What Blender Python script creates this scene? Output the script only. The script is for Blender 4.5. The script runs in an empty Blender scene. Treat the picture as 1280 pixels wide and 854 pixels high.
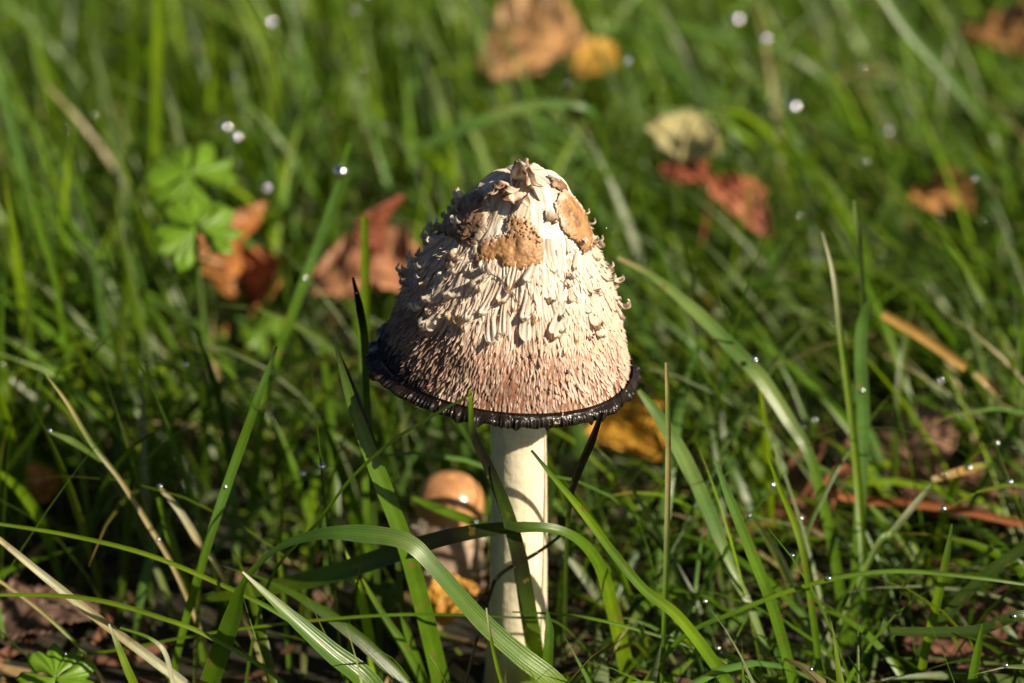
import bpy, math, random
import numpy as np
from mathutils import Vector, Matrix
random.seed(7)
rng = np.random.default_rng(7)
R = math.radians
sc = bpy.context.scene
COL = sc.collection

# ------------------------------------------------------------ camera, sky, sun, exposure
PITCH, DIST, LENS = R(24.0), 0.636, 100.0
ZC = 0.0905
CAM = np.array([0.0, -DIST*math.cos(PITCH), ZC + DIST*math.sin(PITCH)])
cd = bpy.data.cameras.new('camera'); cam = bpy.data.objects.new('camera', cd); COL.objects.link(cam)
cam.location = CAM; cam.rotation_euler = (math.pi/2 - PITCH, 0, 0)
cd.lens = LENS; cd.sensor_width = 36.0; cd.clip_start = 0.01; cd.clip_end = 500
cd.dof.use_dof = True; cd.dof.focus_distance = 0.618; cd.dof.aperture_fstop = 9.0; cd.dof.aperture_blades = 8
sc.camera = cam

SUN_AZ, SUN_EL = R(56), R(32)      # azimuth from the camera's side (-Y) towards +X
sv = Vector((math.sin(SUN_AZ)*math.cos(SUN_EL), -math.cos(SUN_AZ)*math.cos(SUN_EL), math.sin(SUN_EL)))
w = bpy.data.worlds.new('World'); sc.world = w; w.use_nodes = True
wn = w.node_tree; bg = wn.nodes['Background']
sky = wn.nodes.new('ShaderNodeTexSky'); sky.sky_type = 'NISHITA'; sky.sun_disc = False
sky.air_density = .3; sky.dust_density = 1.2; sky.ozone_density = .3; sky.altitude = 200
sky.sun_elevation = SUN_EL; sky.sun_rotation = math.atan2(sv.x, sv.y)
wn.links.new(sky.outputs[0], bg.inputs[0]); bg.inputs[1].default_value = 0.05
sd = bpy.data.lights.new('sun', 'SUN'); so = bpy.data.objects.new('sun', sd); COL.objects.link(so)
sd.energy = 5.0; sd.angle = R(0.55); sd.color = (1.0, 0.88, 0.67)
so.rotation_euler = sv.to_track_quat('Z', 'Y').to_euler(); so.location = (2, -1, 2)
sc.view_settings.view_transform = 'Standard'; sc.view_settings.look = 'None'
sc.view_settings.exposure = 0.62; sc.view_settings.gamma = 1.0
sc.cycles.use_denoising = True
sc.cycles.max_bounces = 8; sc.cycles.transmission_bounces = 5; sc.cycles.transparent_max_bounces = 6
sc.cycles.sample_clamp_indirect = 6.0; sc.cycles.blur_glossy = 0.5
sc.cycles.caustics_reflective = False; sc.cycles.caustics_refractive = False

# ------------------------------------------------------------ helpers
_c, _s = math.cos(PITCH), math.sin(PITCH)
FWD = np.array([0, _c, -_s]); UPV = np.array([0, _s, _c]); RGT = np.array([1.0, 0, 0])
PXF = 36.0/LENS/1280
K = PXF*DIST                       # metres per photo pixel at the mushroom
def ray(px, py):
    return FWD + RGT*((px-640)*PXF) + UPV*((427-py)*PXF)
def PY(px, py, y=0.0):             # the point seen at a pixel, at world depth y
    d = ray(px, py); return CAM + d*((y-CAM[1])/d[1])
def PZ(px, py, z=0.0):             # the point seen at a pixel, at height z
    d = ray(px, py); return CAM + d*((z-CAM[2])/d[2])
def proj(p):
    q = np.asarray(p) - CAM; f = q@FWD
    return 640 + (q@RGT)/f/PXF, 427 - (q@UPV)/f/PXF

def hash3(i, j, k, s):
    h = (i*374761393 + j*668265263 + k*2147483647 + s*974711) & 0xFFFFFFFF
    h = ((h ^ (h >> 13))*1274126177) & 0xFFFFFFFF
    h = ((h ^ (h >> 15))*2246822519) & 0xFFFFFFFF
    return ((h ^ (h >> 16)) & 0xFFFFFF)/float(0xFFFFFF)
def vn(x, y, z=0.0, seed=0):       # value noise, -1..1
    x, y, z = np.broadcast_arrays(np.asarray(x, float), np.asarray(y, float), np.asarray(z, float))
    i, j, k = (np.floor(a).astype(np.int64) for a in (x, y, z))
    f = [a-b for a, b in ((x, i), (y, j), (z, k))]
    u, v, t = (a*a*(3-2*a) for a in f)
    r = 0
    for a in (0, 1):
        for b in (0, 1):
            for c in (0, 1):
                r = r + hash3(i+a, j+b, k+c, seed)*(u if a else 1-u)*(v if b else 1-v)*(t if c else 1-t)
    return r*2-1
def fbm(x, y, z=0.0, seed=0, o=3):
    r = 0; a = 1.0; n = 0
    for q in range(o):
        r = r + a*vn(np.asarray(x)*2**q, np.asarray(y)*2**q, np.asarray(z)*2**q, seed+q*17); n += a; a *= .5
    return r/n
def sstep(a, b, x):
    t = np.clip((np.asarray(x, float)-a)/(b-a), 0, 1); return t*t*(3-2*t)
def catmull(P, n):
    P = np.asarray(P, float); m = len(P)-1
    Q = np.vstack([2*P[0]-P[1], P, 2*P[-1]-P[-2]])
    u = np.linspace(0, m, n); i = np.minimum(u.astype(int), m-1); t = (u-i)[:, None]
    a, b, c, d = Q[i], Q[i+1], Q[i+2], Q[i+3]
    return .5*((2*b)+(-a+c)*t+(2*a-5*b+4*c-d)*t**2+(-a+3*b-3*c+d)*t**3)

def mesh(name, V, F, col=None, uv=None, smooth=True):
    """V (n,3), F (m,4) or (m,3) int array"""
    V = np.asarray(V, np.float32); F = np.asarray(F, np.int32); m, k = F.shape
    me = bpy.data.meshes.new(name)
    me.vertices.add(len(V)); me.vertices.foreach_set('co', V.ravel())
    me.loops.add(m*k); me.loops.foreach_set('vertex_index', F.ravel())
    me.polygons.add(m)
    me.polygons.foreach_set('loop_start', np.arange(0, m*k, k, dtype=np.int32))
    me.polygons.foreach_set('loop_total', np.full(m, k, np.int32))
    me.polygons.foreach_set('use_smooth', np.full(m, bool(smooth)))
    if col is not None:
        a = me.attributes.new('col', 'FLOAT_COLOR', 'POINT')
        c = np.ones((len(V), 4), np.float32); c[:, :3] = col; a.data.foreach_set('color', c.ravel())
    if uv is not None:
        a = me.attributes.new('bladeuv', 'FLOAT_VECTOR', 'POINT')
        c = np.zeros((len(V), 3), np.float32); c[:, :2] = uv; a.data.foreach_set('vector', c.ravel())
    me.update(calc_edges=True); me.validate()
    return me
def obj(name, me, mat=None, parent=None, label=None, cat=None, group=None, kind=None):
    if mat and not me.materials: me.materials.append(mat)
    o = bpy.data.objects.new(name, me); COL.objects.link(o)
    if parent: o.parent = parent
    return tag(o, label, cat, group, kind)
def tag(o, label=None, cat=None, group=None, kind=None):
    for k, v in (('label', label), ('category', cat), ('group', group), ('kind', kind)):
        if v: o[k] = v
    return o
def empty(name, loc=(0, 0, 0), label=None, cat=None, group=None, parent=None):
    o = bpy.data.objects.new(name, None); COL.objects.link(o); o.location = loc
    o.empty_display_size = 0.01
    if parent: o.parent = parent
    return tag(o, label, cat, group)
def gridfaces(nu, nv, wrap=False):
    """vertex index = i*nv+j, i along u, j along v (v wraps if asked)"""
    i, j = np.meshgrid(np.arange(nu-1), np.arange(nv if wrap else nv-1), indexing='ij')
    j2 = (j+1) % nv
    return np.stack([i*nv+j, i*nv+j2, (i+1)*nv+j2, (i+1)*nv+j], -1).reshape(-1, 4)
def tube(P, rad, n=8):
    P = np.asarray(P, float); rad = np.broadcast_to(rad, (len(P),))
    T = np.gradient(P, axis=0); T /= np.linalg.norm(T, axis=1)[:, None]+1e-12
    ref = np.array([0.31, -0.87, 0.38]); A = np.cross(T, ref); A /= np.linalg.norm(A, axis=1)[:, None]+1e-9
    B = np.cross(T, A); an = np.arange(n)*2*np.pi/n
    V = P[:, None]+rad[:, None, None]*(A[:, None]*np.cos(an)[None, :, None]+B[:, None]*np.sin(an)[None, :, None])
    return V.reshape(-1, 3), gridfaces(len(P), n, True)

# ------------------------------------------------------------ materials
def mat(name):
    m = bpy.data.materials.new(name); m.use_nodes = True; nt = m.node_tree
    return m, nt, nt.nodes['Principled BSDF'], nt.nodes['Material Output']
def N(nt, t, **kw):
    n = nt.nodes.new(t)
    for k, v in kw.items():
        if k in n.inputs: n.inputs[k].default_value = v
        else: setattr(n, k, v)
    return n
def attr_mat(name, rough=.5, spec=.4, trans=0.0, tcol=(1, 1, 1), noise=(120, .25), bump=(300, .2, .0004),
             veins=False, coat=0, sss=0.0, base=None, rspread=0.0):
    m, nt, bs, out = mat(name); L = nt.links.new
    if base is None:
        at = N(nt, 'ShaderNodeAttribute', attribute_name='col'); c = at.outputs['Color']
    else:
        q = N(nt, 'ShaderNodeRGB'); q.outputs[0].default_value = (*base, 1); c = q.outputs[0]
    tc = N(nt, 'ShaderNodeTexCoord')
    nz = N(nt, 'ShaderNodeTexNoise', Scale=noise[0], Detail=5.0, Roughness=.6); L(tc.outputs['Object'], nz.inputs['Vector'])
    mr = N(nt, 'ShaderNodeMapRange'); L(nz.outputs['Fac'], mr.inputs[0])
    mr.inputs[1].default_value = .3; mr.inputs[2].default_value = .7
    mr.inputs[3].default_value = 1-noise[1]; mr.inputs[4].default_value = 1+noise[1]
    mx = N(nt, 'ShaderNodeVectorMath', operation='SCALE'); L(c, mx.inputs[0]); L(mr.outputs[0], mx.inputs['Scale'])
    colr = mx.outputs[0]; h = None
    if veins:
        av = N(nt, 'ShaderNodeAttribute', attribute_name='bladeuv')
        sx = N(nt, 'ShaderNodeSeparateXYZ'); L(av.outputs['Vector'], sx.inputs[0])
        mu = N(nt, 'ShaderNodeMath', operation='MULTIPLY'); mu.inputs[1].default_value = 44.0; L(sx.outputs[0], mu.inputs[0])
        sn = N(nt, 'ShaderNodeMath', operation='SINE'); L(mu.outputs[0], sn.inputs[0])
        m2 = N(nt, 'ShaderNodeMapRange'); L(sn.outputs[0], m2.inputs[0]); m2.inputs[1].default_value = -1
        m2.inputs[3].default_value = .9; m2.inputs[4].default_value = 1.12
        mx2 = N(nt, 'ShaderNodeVectorMath', operation='SCALE'); L(colr, mx2.inputs[0]); L(m2.outputs[0], mx2.inputs['Scale'])
        colr = mx2.outputs[0]; h = sn.outputs[0]
        n5 = N(nt, 'ShaderNodeTexNoise', Scale=310.0, Detail=3.0); L(tc.outputs['Object'], n5.inputs['Vector'])
        m5 = N(nt, 'ShaderNodeMapRange'); L(n5.outputs['Fac'], m5.inputs[0]); m5.inputs[1].default_value = .64; m5.inputs[2].default_value = .72; m5.inputs[4].default_value = .75
        x5 = N(nt, 'ShaderNodeMix', data_type='RGBA'); L(m5.outputs[0], x5.inputs[0]); L(colr, x5.inputs[6]); x5.inputs[7].default_value = (.20, .13, .04, 1)
        colr = x5.outputs[2]
    L(colr, bs.inputs['Base Color'])
    bs.inputs['Roughness'].default_value = rough; bs.inputs['Specular IOR Level'].default_value = spec
    bs.inputs['Coat Weight'].default_value = coat; bs.inputs['Coat Roughness'].default_value = .12
    if rspread:
        m3 = N(nt, 'ShaderNodeMapRange'); L(nz.outputs['Fac'], m3.inputs[0])
        m3.inputs[3].default_value = rough-rspread; m3.inputs[4].default_value = rough+rspread
        L(m3.outputs[0], bs.inputs['Roughness'])
    if sss:
        bs.inputs['Subsurface Weight'].default_value = sss; bs.inputs['Subsurface Radius'].default_value = (1, .6, .35)
        bs.inputs['Subsurface Scale'].default_value = .002
    if bump[1] > 0:
        bn = N(nt, 'ShaderNodeTexNoise', Scale=bump[0], Detail=4.0); L(tc.outputs['Object'], bn.inputs['Vector'])
        hh = bn.outputs['Fac']
        if h is not None:
            ad = N(nt, 'ShaderNodeMath', operation='ADD'); L(hh, ad.inputs[0])
            ml = N(nt, 'ShaderNodeMath', operation='MULTIPLY'); L(h, ml.inputs[0]); ml.inputs[1].default_value = .35
            L(ml.outputs[0], ad.inputs[1]); hh = ad.outputs[0]
        bp = N(nt, 'ShaderNodeBump', Strength=bump[1], Distance=bump[2]); L(hh, bp.inputs['Height']); L(bp.outputs[0], bs.inputs['Normal'])
    if trans:
        tr = N(nt, 'ShaderNodeBsdfTranslucent')
        tm = N(nt, 'ShaderNodeVectorMath', operation='MULTIPLY'); L(colr, tm.inputs[0]); tm.inputs[1].default_value = tcol
        L(tm.outputs[0], tr.inputs['Color'])
        ms = N(nt, 'ShaderNodeMixShader'); ms.inputs[0].default_value = trans
        L(bs.outputs[0], ms.inputs[1]); L(tr.outputs[0], ms.inputs[2]); L(ms.outputs[0], out.inputs['Surface'])
    return m
M_grass = attr_mat('grass', .31, .42, .45, (1.6, 1.5, .6), (90, .22), (500, .15, .0003), veins=True)
M_litter = attr_mat('litter', .7, .3, .15, (1, 1, 1), (150, .4), (400, .5, .0006))
M_leaf = attr_mat('dead_leaf', .45, .45, .22, (1.4, 1.1, .8), (60, .45), (160, .6, .0008))
M_green = attr_mat('green_leaf', .42, .4, .45, (1.4, 1.5, .8), (110, .2), (260, .35, .0004))
M_cap = attr_mat('cap_flesh', .62, .35, 0, (1, 1, 1), (380, .2), (900, .55, .0004))
M_shag = attr_mat('cap_scale', .38, .5, .22, (1.15, 1.0, .85), (500, .2), (1100, .4, .0003))
M_skin = attr_mat('brown_skin', .5, .4, 0, (1, 1, 1), (420, .3), (800, .5, .0004))
M_ink = attr_mat('ink_rim', .34, .32, 0, (1, 1, 1), (300, .4), (900, .7, .0005), coat=.22, rspread=.2)
M_stem = attr_mat('stem_flesh', .42, .5, 0, (1, 1, 1), (260, .14), (420, .6, .0005), sss=.3)
M_gloss = attr_mat('glossy_skin', .28, .5, 0, (1, 1, 1), (300, .25), (300, .3, .0004), coat=.3)
M_hair = attr_mat('dark_thread', .6, .3, 0, base=(.05, .03, .02), bump=(1, 0, 0))

# soil
M_soil, nt, bs, _o = mat('soil'); L = nt.links.new
tc = N(nt, 'ShaderNodeTexCoord'); n1 = N(nt, 'ShaderNodeTexNoise', Scale=55.0, Detail=8.0, Roughness=.7); L(tc.outputs['Object'], n1.inputs['Vector'])
cr = N(nt, 'ShaderNodeValToRGB'); L(n1.outputs['Fac'], cr.inputs[0])
cr.color_ramp.elements[0].position = .3; cr.color_ramp.elements[0].color = (.010, .007, .005, 1)
cr.color_ramp.elements[1].position = .72; cr.color_ramp.elements[1].color = (.06, .038, .022, 1)
e = cr.color_ramp.elements.new(.55); e.color = (.025, .022, .010, 1)
L(cr.outputs[0], bs.inputs['Base Color']); bs.inputs['Roughness'].default_value = .85
bp = N(nt, 'ShaderNodeBump', Strength=.8, Distance=.004); L(n1.outputs['Fac'], bp.inputs['Height']); L(bp.outputs[0], bs.inputs['Normal'])

# dew: clear water with a strong mirror skin
M_dew, nt, bs, out = mat('dew'); L = nt.links.new
nt.nodes.remove(bs)
gl = N(nt, 'ShaderNodeBsdfGlass', IOR=1.33, Roughness=.02); gs = N(nt, 'ShaderNodeBsdfAnisotropic', Roughness=.16)
gs.inputs['Color'].default_value = (1, 1, 1, 1)
ms = N(nt, 'ShaderNodeMixShader'); ms.inputs[0].default_value = .85
L(gl.outputs[0], ms.inputs[1]); L(gs.outputs[0], ms.inputs[2]); L(ms.outputs[0], out.inputs['Surface'])

# ------------------------------------------------------------ ground
def ground_z(x, y):
    return .005*fbm(np.asarray(x)*14, np.asarray(y)*14, 3.1, 5) - .003
g1 = np.concatenate([-np.geomspace(60, 1.3, 14), np.linspace(-1.2, 1.2, 161), np.geomspace(1.3, 60, 14)])
X, Y = np.meshgrid(g1, g1+.35, indexing='ij')
fade = 1-sstep(1.2, 3, np.hypot(X, Y-.35))
Z = ground_z(X, Y)*fade - .003*(1-fade)
obj('ground', mesh('ground', np.stack([X, Y, Z], -1).reshape(-1, 3), gridfaces(len(g1), len(g1))), M_soil, kind='structure')

# ------------------------------------------------------------ main mushroom
STEM_TOP = PY(631, 455, 0.0)                   # centre of the cap's rim
TILT = R(6.0)
TILT_F = R(1.0)
cap_mat = Matrix.Translation(Vector(STEM_TOP)) @ Matrix.Rotation(TILT, 4, 'Y') @ Matrix.Rotation(TILT_F, 4, 'X')
CM = np.array(cap_mat)
HC = 262*K
prof = np.array([(161, -.01), (157.5, .03), (151.5, .1), (144, .2), (136, .3), (122, .44), (108.5, .55), (94, .65), (80, .75),
                 (71, .81), (60, .88), (48, .94), (30, .985), (1.5, 1.0)])
pr = catmull(np.stack([prof[:, 0]*K, prof[:, 1]*HC], 1), 400)
arc = np.concatenate([[0], np.cumsum(np.linalg.norm(np.diff(pr, axis=0), axis=1))]); SL = arc[-1]
def prof_at(s):
    s = np.clip(s, 0, SL); return np.interp(s, arc, pr[:, 0]), np.interp(s, arc, pr[:, 1])
def cap_disp(phi, s, smooth=False):
    """relief of the cap's flesh, metres"""
    cx, cy = np.sin(phi), np.cos(phi); q = s/SL
    lump = .0012*fbm(cx*2.2+7, cy*2.2, q*3, 11) + .0005*fbm(cx*6, cy*6, q*9, 12)
    ridge = .00030*fbm(cx*34, cy*34, q*6, 13, 2)*sstep(.0, .1, q)*(1-sstep(.9, 1, q))
    if smooth: ridge = 0
    groove = -.0012*np.exp(-((np.mod(phi+.33, 2*np.pi)-0)/.07)**2)*sstep(.72, .82, q)*(1-sstep(.95, 1, q))
    top = .0009*fbm(cx*3.4+2, cy*3.4, q*2, 14)*sstep(.7, .86, q)*(1-sstep(.88, .98, q))
    return lump*(1-sstep(.85, .97, q))+ridge*(1-.6*sstep(.6, .75, q))+groove+top
def cap_point(phi, s, lift=0.0, smooth=False):
    """point and frame on the cap in the cap's own space (phi 0 faces the camera, grows to the right)"""
    phi, s = np.broadcast_arrays(np.asarray(phi, float), np.asarray(s, float))
    d = 1e-4
    r0, z0 = prof_at(s-d); r1, z1 = prof_at(s+d); tr, tz = r1-r0, z1-z0; l = np.hypot(tr, tz)+1e-12; tr, tz = tr/l, tz/l
    r, z = prof_at(s); e = np.stack([np.sin(phi), -np.cos(phi), 0*phi], -1); up = np.array([0, 0, 1.0])
    n = e*tz[..., None] - up*tr[..., None]          # outward
    t = e*tr[..., None] + up*tz[..., None]          # uphill
    p = e*r[..., None] + up*z[..., None] + n*(np.asarray(lift)+cap_disp(phi, s, smooth))[..., None]
    b = np.stack([np.cos(phi), np.sin(phi), 0*phi], -1)
    return p, n, t, b
def to_world(p): return p@CM[:3, :3].T + CM[:3, 3]
_ph, _ss = np.meshgrid(np.linspace(-1.75, 1.75, 500), np.linspace(0, SL*.995, 400), indexing='ij')
_p, _n, _, _ = cap_point(_ph, _ss); _pw = to_world(_p); _nw = _n@CM[:3, :3].T
_px, _py = proj(_pw); _vis = np.einsum('ijk,ijk->ij', _nw, CAM-_pw) > 0
_px = np.where(_vis, _px, 1e6)
def pick(px, py):
    i = np.argmin((_px-px)**2+(_py-py)**2); return _ph.flat[i], _ss.flat[i]
def rim_q(phi):                                     # where the pale flesh gives way to ink, as arc fraction
    return .020 + .12*sstep(.05, 1.25, -phi) + .03*sstep(.6, 1.5, phi) + .022*fbm(np.sin(phi)*5, np.cos(phi)*5, 0, 31)
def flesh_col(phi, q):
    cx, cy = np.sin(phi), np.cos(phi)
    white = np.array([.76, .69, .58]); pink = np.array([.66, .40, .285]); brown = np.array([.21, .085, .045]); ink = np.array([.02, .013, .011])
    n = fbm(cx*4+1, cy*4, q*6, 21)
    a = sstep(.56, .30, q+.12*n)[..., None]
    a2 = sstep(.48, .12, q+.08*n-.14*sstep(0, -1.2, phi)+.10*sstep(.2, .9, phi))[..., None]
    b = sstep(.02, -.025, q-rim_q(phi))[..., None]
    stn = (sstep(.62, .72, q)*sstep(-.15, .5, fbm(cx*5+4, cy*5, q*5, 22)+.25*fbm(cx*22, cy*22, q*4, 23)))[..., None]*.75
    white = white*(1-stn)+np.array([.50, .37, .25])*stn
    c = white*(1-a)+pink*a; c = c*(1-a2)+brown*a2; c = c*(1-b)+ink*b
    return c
mush = empty('shaggy_mushroom', (STEM_TOP[0]+.0015, 0, 0), 'tall pale mushroom with shaggy bell cap and black dripping rim', 'mushroom')
MOFF = Matrix.Translation(-mush.location)
def local_to_mush(o, m=None):
    o.parent = mush; o.matrix_parent_inverse = Matrix.Identity(4); o.matrix_basis = MOFF @ (m if m else Matrix.Identity(4))
# cap flesh
npf, nsf = 620, 330
ph = np.linspace(-np.pi, np.pi, npf, endpoint=False); ss = np.linspace(0, SL, nsf)
S_, P_ = np.meshgrid(ss, ph, indexing='ij')
p, n, t, b = cap_point(P_, S_)
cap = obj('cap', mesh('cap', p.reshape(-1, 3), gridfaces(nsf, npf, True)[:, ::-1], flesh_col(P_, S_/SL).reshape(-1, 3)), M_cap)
local_to_mush(cap, cap_mat)
def cap_part(name, me, m, label=None, kind=None):
    o = obj(name, me, m, label=label, kind=kind); o.parent = cap; return o
# inky rim: a fluted flange turned outwards all round, closed underneath
nr, nc = 2000, 26
ph = np.linspace(-np.pi, np.pi, nr, endpoint=False)
wl = .0012 + .0013*sstep(.15, 1.3, -ph)*sstep(3.1, 2.2, -ph) + .0005*sstep(.6, 1.4, ph) + .0006*fbm(np.sin(ph)*5, np.cos(ph)*5, 0, 44) + .0004*fbm(np.sin(ph)*15, np.cos(ph)*15, 0, 45)
und = .0013*fbm(np.sin(ph)*4.3, np.cos(ph)*4.3, 0, 41) + .0007*fbm(np.sin(ph)*16, np.cos(ph)*16, 0, 42)
rib = (.7*fbm(np.sin(ph)*46, np.cos(ph)*46, 0, 43, 2)+.75*(1-2*np.abs(np.sin(ph*92+4*fbm(np.sin(ph)*7, np.cos(ph)*7, 0, 46)))))*np.clip(.6+1.3*fbm(np.sin(ph)*8, np.cos(ph)*8, 0, 47), .05, 1.4)+.9*sstep(.25, .6, fbm(np.sin(ph)*20, np.cos(ph)*20, 0, 48))
r_in, _ = prof_at(0.0)
drip = sum(a_*np.exp(-(((ph-p_+np.pi) % (2*np.pi)-np.pi)/w_)**2) for p_, a_, w_ in zip(rng.uniform(-np.pi, np.pi, 34), rng.uniform(.0002, .0011, 34), rng.uniform(.012, .035, 34)))
cross = catmull([(-.0006, .0022), (-.0001, .0014), (.28, .0010), (.62, .0007), (.92, .0002), (1.0, -.0003), (.90, -.0008),
                 (.55, -.0009), (.1, -.0006), (-.9, .0010), (-1.8, .003)], nc)
V = np.zeros((nc, nr, 3)); VC = np.zeros((nc, nr, 3))
for i in range(nc):
    a, z = cross[i]; edge = sstep(.3, 1., i/nc*2)*(1-sstep(.62, .8, i/nc))
    rr = r_in + np.where(a > 0, a*wl, a*.003) + edge*(.00036*rib + und*1.0)
    zz = z + und*sstep(0, .4, i/nc) - drip*sstep(.3, .5, i/nc)*(1-sstep(.7, .85, i/nc)) + edge*.00016*rib
    V[i] = np.stack([rr*np.sin(ph), -rr*np.cos(ph), zz], -1)
    VC[i] = np.array([.014, .009, .007])*(1+.7*np.clip(rib, -1, 1)[:, None])
cap_part('inky_rim', mesh('inky_rim', V.reshape(-1, 3), gridfaces(nc, nr, True), VC.reshape(-1, 3)), M_ink, 'wet black fluted rim of the cap')
# gills: black plates under the cap, one sheet folded all round
ng = 720; ph = np.linspace(-np.pi, np.pi, ng, endpoint=False); zig = np.where(np.arange(ng) % 2, .0012, -.0012)
V = []
for a in np.linspace(0, 1, 9):
    rr = (r_in-.003)*(1-a)+.006*a; zz = .002+.022*a**.7
    V.append(np.stack([rr*np.sin(ph), -rr*np.cos(ph), zz+zig*(1-.6*a)], -1))
V = np.array(V).reshape(-1, 3)
cap_part('gills', mesh('gills', V, gridfaces(9, ng, True), np.full((len(V), 3), .012)), M_ink)

# fibre fringe: thousands of small tongues combed down the cap
def tongues(phi, s0, length, width, lift, curl, side, c_root, c_tip, nseg=6, bulge=.35):
    n_ = len(phi); v = np.linspace(0, 1, nseg+1)
    s = s0[:, None] - length[:, None]*v
    r, _ = prof_at(np.maximum(s0, .05*SL)); ph_ = phi[:, None] + side[:, None]*v**1.5/np.maximum(r, .004)[:, None]
    li = lift[:, None]*v**1.6 - .00015*(1-v)
    P, Nn, T, B = cap_point(ph_, np.maximum(s, -.002), 0)
    under = np.minimum(s, 0)
    up_curl = curl[:, None]*np.clip(v-.62, 0, 1)**2*6
    P = P + Nn*(li + up_curl*.8)[..., None] + T*(under+up_curl*.55)[..., None]
    wv = width[:, None]*np.clip(.75+.6*v, 0, 1.1)*(1-sstep(.7, 1.06, v))[None]
    V = np.stack([P-B*wv[..., None]*.5, P+Nn*(wv*bulge)[..., None], P+B*wv[..., None]*.5], 2)   # n, seg, 3, 3
    base = (np.arange(n_)*(nseg+1)*3)[:, None, None]
    f = gridfaces(nseg+1, 3)[None]+base
    cc = c_root[:, None, None, :]*(1-v[None, :, None, None]**1.2)+c_tip[:, None, None, :]*v[None, :, None, None]**1.2
    cc = np.broadcast_to(cc, V.shape)
    return V.reshape(-1, 3), f.reshape(-1, 4), cc.reshape(-1, 3)
parts = []
rows = np.arange(.012, .70, .0135)
for q0 in rows:
    rr, _ = prof_at(q0*SL); fine = sstep(.42, .24, q0)
    spacing = .00060*fine+.00080*(1-fine); m = int(2*np.pi*rr/spacing)
    phi = (np.arange(m)+rng.uniform(-.45, .45, m))*2*np.pi/m - np.pi
    qq = q0 + rng.uniform(-.010, .010, m)
    clump = fbm(np.sin(phi)*9, np.cos(phi)*9, q0*14, 51); big = fbm(np.sin(phi)*4, np.cos(phi)*4, q0*7, 52)
    keep = (qq > .002) & (rng.random(m) < .66-.16*sstep(.34, .60, q0)+.3*clump)
    phi, qq, clump, big = phi[keep], qq[keep], clump[keep], big[keep]; m = len(phi)
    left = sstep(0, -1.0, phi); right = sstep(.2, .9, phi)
    Ln = rng.uniform(.0015, .0030, m)*fine + rng.uniform(.003, .0075, m)*(1-fine)
    wd = rng.uniform(.55, 1.15, m)*(.00060*fine+.00078*(1-fine))
    li = np.abs(rng.normal(.00022, .00022, m))*(1+1.2*clump)+.00006+.00025*left+.0003*sstep(.2, .6, big)
    li = li + rng.uniform(.0004, .0016, m)*sstep(.05, .0, qq)
    cu = np.where(rng.random(m) < .18+.35*left+.15*(big > .25), rng.uniform(.0002, .0010, m), 0)*(.6+.8*(1-fine))
    sdv = rng.normal(0, .00022, m)*(1+1.6*(1-fine))+.0004*clump
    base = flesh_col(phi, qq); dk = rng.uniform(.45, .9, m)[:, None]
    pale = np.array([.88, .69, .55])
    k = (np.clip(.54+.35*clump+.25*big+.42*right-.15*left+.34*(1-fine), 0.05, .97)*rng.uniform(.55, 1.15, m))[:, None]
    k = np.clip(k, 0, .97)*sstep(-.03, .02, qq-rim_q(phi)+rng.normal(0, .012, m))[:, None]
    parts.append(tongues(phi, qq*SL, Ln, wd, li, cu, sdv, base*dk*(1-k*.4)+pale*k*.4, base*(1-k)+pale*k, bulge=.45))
Vs, Fs, Cs, o_ = [], [], [], 0
for v_, f_, c_ in parts:
    Vs.append(v_); Fs.append(f_+o_); Cs.append(c_); o_ += len(v_)
cap_part('fibre_fringe', mesh('fibre_fringe', np.vstack(Vs), np.vstack(Fs), np.vstack(Cs)), M_shag, kind='stuff')

# large curled scales: parts one by one, from a dozen shapes
def scale_mesh(k):
    """a lock of fibres: k < 12 hooked upwards at the end, else long and only slightly curled"""
    r_ = np.random.default_rng(100+k); hook = k < 12
    nu, nv = 16, 9; W = r_.uniform(.26, .44) if hook else r_.uniform(.22, .34)
    v = np.linspace(0, 1, nu); st_ = .42 if hook else .72
    bend = np.cumsum(np.where(v > st_, (v-st_)*(r_.uniform(.7, 1.35) if hook else r_.uniform(.6, 2.2)), 0))
    x, z, a = 0, 0, r_.uniform(.08, .26) if hook else r_.uniform(.0, .05); P = [(0, 0)]
    for i in range(1, nu):
        x += math.cos(a+bend[i])/nu; z += math.sin(a+bend[i])/nu; P.append((x, z))
    P = np.array(P); u = np.linspace(-1, 1, nv)
    wv = W*(.62+.5*v)*np.sqrt(np.clip(1-np.clip((v-.66)/.36, 0, 1)**2, .03, 1))
    V = np.zeros((nu, nv, 3)); C = np.zeros((nu, nv, 3)); skew = r_.uniform(-.22, .22); f1, f2 = r_.uniform(5, 9), r_.uniform(0, 6)
    for i in range(nu):
        V[i, :, 0] = P[i, 0] + .05*np.sin(u*f1*1.3+f2)*v[i] - .08*u**2*v[i]
        V[i, :, 1] = wv[i]*u*.5 + skew*v[i]**2
        V[i, :, 2] = P[i, 1] + .22*wv[i]*(1-u**2)*(1-v[i]) - .14*wv[i]*u**2*(1-v[i]) + .16*wv[i]*u**2*v[i] + .026*np.sin(u*f1+f2+v[i])
        st = .80+.20*np.sin(u*f1+f2)
        base = np.array([.70, .55, .42])*(1-v[i])+np.array([.88, .81, .71])*v[i]
        if k % 5 == 3 and v[i] > .8: base = base*np.array([.85, .68, .46])
        C[i] = base*st[:, None]
    return mesh('scale', V.reshape(-1, 3), gridfaces(nu, nv), C.reshape(-1, 3))
SM = [scale_mesh(k) for k in range(20)]
for me in SM: me.materials.append(M_shag)
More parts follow.
